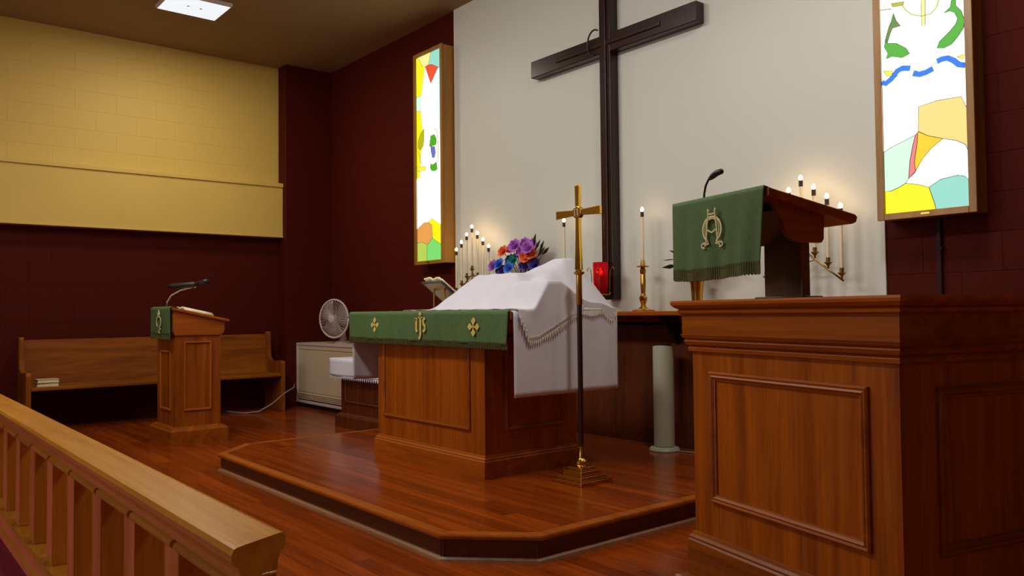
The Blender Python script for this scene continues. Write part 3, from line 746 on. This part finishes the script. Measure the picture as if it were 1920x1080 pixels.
PP = [(0, 0), (0, -.01), (-.006, -.016), (-.014, -.012), (-.02, -.016), (-.028, -.008), (-.034, -.006), (-.034, 0)]
MB().loop([(.112, .342), (.888, .342), (.888, .857), (.112, .857)], PP, lambda u, v, d: (u, d, v)).build('panel_moulding', 'oak_x', t)
MB().loop([(.155, .342), (PD-.13, .342), (PD-.13, .857), (.155, .857)], PP, lambda u, v, d: (1-d, u, v)).build('panel_moulding', 'oak_y', t)

# reading desk on the pulpit
SN = lambda s, n: (-2.111+s*math.cos(PA)-n*math.sin(PA), 2.69+s*math.sin(PA)+n*math.cos(PA))
bx, by = SN(.254, .27)
t = thing('reading_desk', 'wooden sloping reading desk standing on top of the pulpit', 'lectern', (bx, by, 1.14), PA)
sn = lambda s, n, z: (s-.254, n-.27, z-1.14)
fs_ = lambda u, v, d: sn(d, u, v)
MB().prism([(-.045, 1.505), (.355, 1.418), (.375, 1.425), (.382, 1.445), (.37, 1.455), (-.045, 1.535)], fs_, -.055, .512).build('desk_top', 'oak_x', t, bev=.004)
cheek = [(.0, 1.497), (.335, 1.424), (.25, 1.418), (.245, 1.36), (.235, 1.347), (.12, 1.347), (.085, 1.36), (.06, 1.39), (.045, 1.43), (.025, 1.463)]
cheek = [(.0, 1.497), (.02, 1.463), (.045, 1.43), (.06, 1.39), (.085, 1.36), (.12, 1.347), (.235, 1.347), (.246, 1.36), (.25, 1.441)]
for s in (-.01, .455): MB().prism(cheek, fs_, s, s+.022).build('cheek', 'oak_y', t, bev=.002)
MB().prism([(.02, 1.46), (.02, 1.48), (.25, 1.43), (.25, 1.36)], fs_, .012, .455).build('under_box', 'dark_x', t)
m = MB(); a = sn(.151, .25, 1.14); b = sn(.357, .293, 1.4); m.box(a[0], b[0], a[1], b[1], 0, .26); m.build('post_board', 'desk_z', t, bev=.003)
MB().box(-.13, .13, -.05, .06, 0, .012).build('foot', 'desk_z', t, bev=.003)
# gooseneck microphone
gx, gy = SN(.05, .03)
t = thing('gooseneck_microphone', 'black gooseneck microphone rising behind the green pulpit cloth', 'microphone', (gx, gy, 1.528), PA)
MB().lathe([(.018, 0), (.018, .008), (.008, .014)], 14).build('mount', 'black', t, smooth='auto')
MB().tube([(0, 0, .01), (.004, 0, .05), (.014, .0, .08), (.034, .0, .104), (.05, .0, .112)], .0045, 8).build('neck', 'black', t, smooth=True)
MB().tube([(.042, .0, .105), (.06, 0, .113), (.085, .0, .121), (.115, .0, .124), (.122, 0, .124)], [.008, .012, .0125, .0115, .005], 12).build('capsule', 'black', t, smooth=True)
# pulpit cloth
t = thing('pulpit_cloth', 'green fringed cloth with alpha and omega emblem hanging from the reading desk', 'lectern cloth', SN(.23, -.06)+(1.24,), PA)
def pc(u, v):
    s = -.045+u*.545
    if v < .22: q = v/.22; return (s-.23, .07+.0-(q)*.066-.0+.0, (1.522 if 0 else 1.519+.019*q)-1.24+.004)
    d = (v-.22)/.78
    fold = (.006*math.sin(u*14)+.004*math.sin(u*33+2))*d
    return (s-.23-.03*d*(u-.3)-.006*d, .004-.006*d+fold, 1.54-1.24-d*.282-.006*math.sin(u*5)*d)
MB().grid(70, 24, pc).build('cloth', 'green', t, smooth=True, solid=.003)
m = MB()
for i in range(110):
    u = i/110; p = pc(u, 1); q = pc(min(1, u+1/110), 1)
    m.box(p[0], p[0]+.0046, p[1]-.002+.001*(i % 2), p[1]+.002, p[2]-.034-.002*(i % 3), p[2]+.012)
m.build('fringe', 'fringe', t)
m = MB(); fe = lambda u, v, d: (u, -.006-d, v); E0 = (-.005, .175)
def S(pts, w=.006, d=.002): m.ribbon([(E0[0]+a*1.05, E0[1]+b*.72) for a, b in pts], w, fe, d, d+.003)
S(arc(0, -.005, .052, -58, 238, 30, .068), .008)                       # omega
S([(-.027, -.062), (-.02, -.08), (-.045, -.088)], .006); S([(.027, -.062), (.02, -.08), (.045, -.088)], .006)
S(arc(0, -.005, .04, -40, 220, 24, .058), .004)
S([(-.02, .098), (-.02, .07), (-.026, .02), (-.03, -.04), (-.034, -.085)], .006, .0035)   # alpha
S([(.02, .098), (.02, .07), (.026, .02), (.03, -.04), (.034, -.085)], .006, .0035)
S([(-.024, .095), (-.016, .1)], .012, .0035); S([(.016, .1), (.024, .095)], .012, .0035); S([(-.02, .078), (.02, .078)], .006, .0035)
S([(-.027, -.005), (0, -.022), (.027, -.005)], .006, .0035)
S(arc(-.047, -.088, .013, 20, 300, 12), .006, .0035); S(arc(.047, -.088, .013, 160, -120, 12), .006, .0035)
m.build('emblem', 'cream_thread', t)

# ------------------------------------------------------------------ communion rail
t = thing('communion_rail', 'honey oak communion rail with flat balusters in the foreground', 'rail', (-5.4, .6, 0))
X0, X1 = -3.98, 3.92
prof = [(-.064, .668), (-.058, .678), (-.05, .68), (.05, .68), (.058, .678), (.064, .668), (.064, .656), (.058, .648), (.05, .642), (.044, .628), (.044, .612), (-.044, .612), (-.044, .628), (-.05, .642), (-.058, .648), (-.064, .656)]
MB().prism(prof, lambda u, v, d: (d-(.45*u+.004 if d > 0 else 0), u, v), X0, X1).build('handrail', 'rail_x', t)
MB().prism([(-.062, .215), (-.056, .225), (.056, .225), (.062, .215), (.062, .17), (.07, .16), (.07, .13), (-.07, .13), (-.07, .16), (-.062, .17)], lambda u, v, d: (d, u, v), X0, X1).build('bottom_rail', 'rail_x', t)
bal = None; x = X1-.06
sm = None
while x > X0+.1:
    if bal is None:
        bal = MB().box(-.05, .05, -.038, .038, .224, .613).build('baluster', 'rail_z', t, bev=.004); bal.location = (x, 0, 0)
        sm = MB().prism([(0, .613), (-.012, .61), (-.016, .602), (-.012, .594), (0, .592)], lambda u, v, d: (d, u, v), -.33, 0).build('bay_moulding', 'rail_x', t); sm.location = (x+.04, -.038, 0)
    else:
        for src, dx, dy in ((bal, 0, 0), (sm, .04, -.038)):
            c = src.copy(); COL.objects.link(c); c.parent = t; c.location = (x+dx, dy, 0)
    x -= .352
for x in (X1-.2, 1.9, 0, -1.9, X0+.2): MB().box(x-.04, x+.04, -.05, .05, 0, .132).build('foot_block', 'rail_z', t)
MB().box(X1-.03, X1-.005, -.022, .022, 0, .615).build('end_post', 'rail_z', t, bev=.003)

# ------------------------------------------------------------------ lectern on the left
t = thing('lectern', 'small wooden lectern with sloping top in front of the bench', 'lectern', (-7.41, 2.345, 0))
MB().loop(rect(-.255, .255, -.19, .195), [(0, 0), (.05, 0), (.052, .12), (.04, .13), (.034, .142), (.012, .15), (0, .155)]).build('plinth', 'oak_x', t)
MB().box(-.255, .255, -.19, .195, .1, .93).build('body', 'oak_z', t)
MB().prism([(-.195, .93), (.2, .93), (.225, .965), (.23, 1.055), (-.21, 1.15), (-.21, .965)], lambda u, v, d: (d, u, v), -.27, .27).build('head', 'oak_y', t, bev=.004)
MB().prism([(-.225, 1.15), (.25, 1.045), (.262, 1.05), (.258, 1.066), (-.225, 1.172)], lambda u, v, d: (d, u, v), -.3, .3).build('desk_top', 'oak_y', t, bev=.004)
PQ = [(0, 0), (0, -.008), (-.01, -.013), (-.02, -.006), (-.02, 0)]
MB().loop([(-.119, .283), (.118, .283), (.118, .88), (-.119, .88)], PQ, lambda u, v, d: (.255-d, u, v)).build('panel_moulding', 'oak_z', t)
MB().loop([(-.15, .283), (.15, .283), (.15, .8), (-.15, .8)], PQ, lambda u, v, d: (u, -.19+d, v)).build('panel_moulding', 'oak_z', t)
t = thing('lectern_cloth', 'small green cloth with pale emblem hanging on the left lectern front', 'lectern cloth', (-7.41, 2.115, .9))
def lc(u, v):
    x = -.3+u*.56
    if v < .2: q = v/.2; return (x, .075-q*.08, .265+.018*q+.002)
    d = (v-.2)/.8; return (x, -.006+.006*math.sin(u*13)*d, .281-d*.245)
MB().grid(40, 14, lc).build('cloth', 'green', t, smooth=True, solid=.003)
m = MB()
for i in range(70): m.box(-.3+i*.008, -.3+i*.008+.0066, -.008+.005*math.sin(i/70*13), -.003+.005*math.sin(i/70*13), .0, .04)
m.build('fringe', 'fringe', t)
m = MB(); fl_ = lambda u, v, d: (u, -.016-d, v)
m.ribbon(arc(-.02, .15, .062, 0, 360, 20, .05), .014, fl_, 0, .003)
m.prism([(-.06, .215), (-.02, .2), (.02, .215), (-.02, .255)], fl_, 0, .003)
m.ribbon([(-.06, .105), (0, .105), (.03, .09), (-.03, .06), (.02, .055)], .014, fl_, 0, .003)
m.build('emblem', 'cream_thread', t)
t = thing('open_book', 'open pale-paged book lying on the left lectern', 'book', (-7.33, 2.36, 1.117)); t.rotation_euler = (R_(-12.5), 0, 0)
for s in (-1, 1): MB().grid(10, 4, lambda u, v: (s*u*.16, -.125+v*.25, .012+.018*math.sin(min(1, u*1.2)*math.pi)**.7)).build('page_block', 'paper', t, smooth=True, solid=.016)
MB().box(-.165, .165, -.13, .13, .0, .005).build('cover', 'pale_cover', t)
t = thing('gooseneck_lamp', 'black reading lamp on a chrome gooseneck above the left lectern', 'lamp', (-7.55, 2.2, 1.163))
MB().lathe([(.022, 0), (.022, .012), (.01, .02)], 14).build('mount', 'black', t, smooth='auto')
MB().tube([(0, 0, .01), (.005, .0, .06), (.03, .03, .12), (.09, .09, .165), (.14, .15, .185), (.17, .19, .198)], .008, 8).build('neck', 'chrome', t, smooth=True)
MB().tube([(.06, .0, .2), (.08, .03, .203), (.18, .17, .215), (.2, .2, .22)], [.014, .022, .024, .016], 12).build('lamp_shade', 'black', t, smooth=True)
MB().tube([(.19, .19, .222), (.23, .25, .24), (.26, .29, .245)], [.013, .02, .018], 12).build('lamp_tail', 'black', t, smooth=True)
MB().sphere((.175, .19, .195), .013, seg=10, ring=6).build('swivel', 'chrome', t, smooth=True)
o = MB().tube([(-9.19, 4.15, .27), (-8.95, 4.03, .25), (-8.81, 3.86, .21), (-8.79, 3.7, .1), (-8.84, 3.57, .022), (-8.9, 3.46, .009), (-9.0, 3.39, .009), (-9.15, 3.36, .009), (-9.32, 3.35, .009)], .008, 8).build('electric_cable', 'cord', smooth=True)
tag(o, 'grey electric cable drooping from the heater to the floor under the bench', 'cable')

# ------------------------------------------------------------------ bench along the side wall
t = thing('wooden_bench', 'long oak pew bench against the dark side wall', 'bench', (-9.05, 2.6, 0))
Y0, Y1 = -1.25, 1.24
MB().prism([(-.25, .42), (-.225, .42), (-.262, .875), (-.285, .875)], lambda u, v, d: (u, d, v), Y0, Y1).build('backrest', 'pew_y', t, bev=.004)
MB().box(-.245, .2, Y0, Y1, .395, .43).build('seat', 'pew_y', t, bev=.008)
endp = [(-.3, 0), (.2, 0), (.2, .54), (.185, .57), (.14, .575), (-.1, .56), (-.185, .6), (-.2, .68), (-.21, .88), (-.23, .905), (-.29, .905)]
for y in (Y0-.045, Y1): MB().prism(endp, lambda u, v, d: (u, d, v), y, y+.045).build('bench_end', 'pew_z', t, bev=.005)
for i, (z, dx) in enumerate(((.431, 0), (.468, .006))):
    t = thing('hymn_book', ['pale book at the bottom of the pair on the bench', 'pale book lying on top of the other on the bench'][i], 'book', (-8.99+dx, 1.5, z), R_(3*i), 'two books on the bench')
    MB().box(-.075, .075, -.095, .095, 0, .003).build('cover', 'pale_cover', t)
    MB().box(-.07, .07, -.09, .09, .003, .03).build('page_block', 'paper', t)
    MB().box(-.075, .075, -.095, .095, .03, .033).build('cover', 'pale_cover', t)

# ------------------------------------------------------------------ heater cabinet, fan
t = thing('heater_cabinet', 'cream metal heater cabinet in the corner under the fan', 'heater', (-8.68, 4.42, 0))
MB().box(-.52, .93, -.23, .22, .05, .765).build('casing', 'grey_metal', t, bev=.008)
MB().box(-.5, .91, -.2, .2, 0, .05).build('base', 'grey_dark', t)
MB().loop([(-.52, .06), (.93, .06), (.93, .765), (-.52, .765)], [(0, 0), (0, -.014), (-.025, -.014), (-.03, 0)], lambda u, v, d: (u, -.23+d, v)).build('face_trim', 'fan_plastic', t)
MB().box(-.48, .89, -.236, -.228, .19, .68).build('front_panel', 'grey_metal', t, bev=.003)
MB().box(-.48, .89, -.238, -.228, .69, .73).build('top_strip', 'grey_metal', t, bev=.003)
for z in (.105, .125, .145, .165): MB().box(-.48, .89, -.245, -.23, z, z+.008).build('louvre', 'grey_metal', t)
MB().box(-.48, .89, -.233, -.229, .085, .105).build('slot', 'grey_dark', t)
m = MB().sphere((0, 0, 0), .035, .006, .012); m.build('latch', 'black', t, loc=(.6, -.238, .62))
t = thing('table_fan', 'round pale table fan standing on the heater cabinet', 'fan', (-8.55, 4.46, .765), R_(20))
MB().lathe([(.1, 0), (.105, .012), (.09, .024), (.03, .03)], 24).build('base', 'fan_plastic', t, smooth='auto')
MB().lathe([(.05, .025), (.04, .06), (.028, .12), (.026, .19)], 18).build('stand', 'fan_plastic', t, smooth='auto')
fz = .285
MB().lathe([(.02, -.07), (.05, -.06), (.06, 0), (.05, .07), (.03, .08)], 18).build('motor_housing', 'fan_plastic', t, smooth='auto').matrix_local = Matrix.Translation((0, -.05, fz)) @ Matrix.Rotation(R_(90), 4, 'X')
def ring(r, y, w): return MB().tube([(r*math.cos(R_(a)), y, fz+r*math.sin(R_(a))) for a in range(0, 361, 10)], w, 6)
ring(.218, -.15, .012).build('guard_rim', 'fan_plastic', t, smooth=True)
for i, y in enumerate((-.19, -.1)):
    m = MB()
    for k in range(40):
        a = R_(9*k); m.tube([(.04*math.cos(a), y, fz+.04*math.sin(a)), (.15*math.cos(a), y+(.006 if i == 0 else 0), fz+.15*math.sin(a)), (.215*math.cos(a), -.15, fz+.215*math.sin(a))], .0022, 4)
    m.v += []; m.build('wire_guard', 'fan_plastic', t)
MB().lathe([(.045, 0), (.045, .012), (.02, .018)], 20).build('hub_badge', 'fan_plastic', t, smooth='auto').matrix_local = Matrix.Translation((0, -.185, fz)) @ Matrix.Rotation(R_(90), 4, 'X')
for k in range(3):
    m = MB(); a0 = R_(120*k+20)
    def bl(u, v):
        a = a0+(v-.5)*1.7; r = .04+u*.165
        return (r*math.cos(a), -.145+.035*(v-.5), fz+r*math.sin(a))
    m.grid(5, 8, bl).build('blade', 'fan_blade', t, smooth=True, solid=.003)

# ------------------------------------------------------------------ credence table
t = thing('credence_table', 'small wooden side table beside the platform', 'table', (-6.83, 3.93, 0))
MB().box(-.42, .42, -.17, .2, .12, .63).build('body', 'shaded_wood_z', t)  # the table's shade is put into this darkened wood colour
MB().loop(rect(-.42, .42, -.17, .2), [(0, 0), (.045, 0), (.045, .11), (.035, .125), (0, .14)]).build('plinth', 'shaded_wood_z', t)
MB().loop([(-.33, .24), (.33, .24), (.33, .56), (-.33, .56)], PQ, lambda u, v, d: (u, -.17+d, v)).build('panel_moulding', 'shaded_wood_z', t)
MB().box(-.5, .5, -.23, .24, .63, .665).build('table_top', 'shaded_wood_z', t, bev=.004)
t = thing('credence_cloth', 'small white cloth with pointed lace edge over the side table', 'tablecloth', (-6.83, 3.93, .668))
def cc(u, v):
    x = -.52+u*1.04
    if v < .6: return (x, .24-v/.6*.48, .003)
    d = (v-.6)/.4; return (x+.02*math.sin(u*10)*d*.3, -.243-.008*math.sin(u*11)*d, .003-d*.17)
MB().grid(40, 20, cc).build('cloth', 'linen', t, smooth=True, solid=.002)
def ce(u, v): return (-.522-.01*v, .235-u*.478, .003-v*(.16+.02*u))
MB().grid(16, 8, ce).build('side_drop', 'linen', t, smooth=True, solid=.002)
m = MB()
for i in range(26):
    x = -.52+i*.04; m.add([(x, -.245, -.165), (x+.04, -.245, -.165), (x+.02, -.245, -.2)], [(0, 1, 2)])
m.build('lace_point', 'linen', t, solid=.002)

# conduit below the right light box
t = thing('wall_conduit', 'narrow dark conduit running down the red wall below the fish light box', 'conduit', (-1.945, YW-.003, .02))
MB().box(-.013, .013, -.02, 0, 0, 1.57).build('channel', 'conduit', t, bev=.003)
for z in (.3, .9, 1.4): MB().box(-.02, .02, -.022, 0, z, z+.015).build('clip', 'conduit', t)
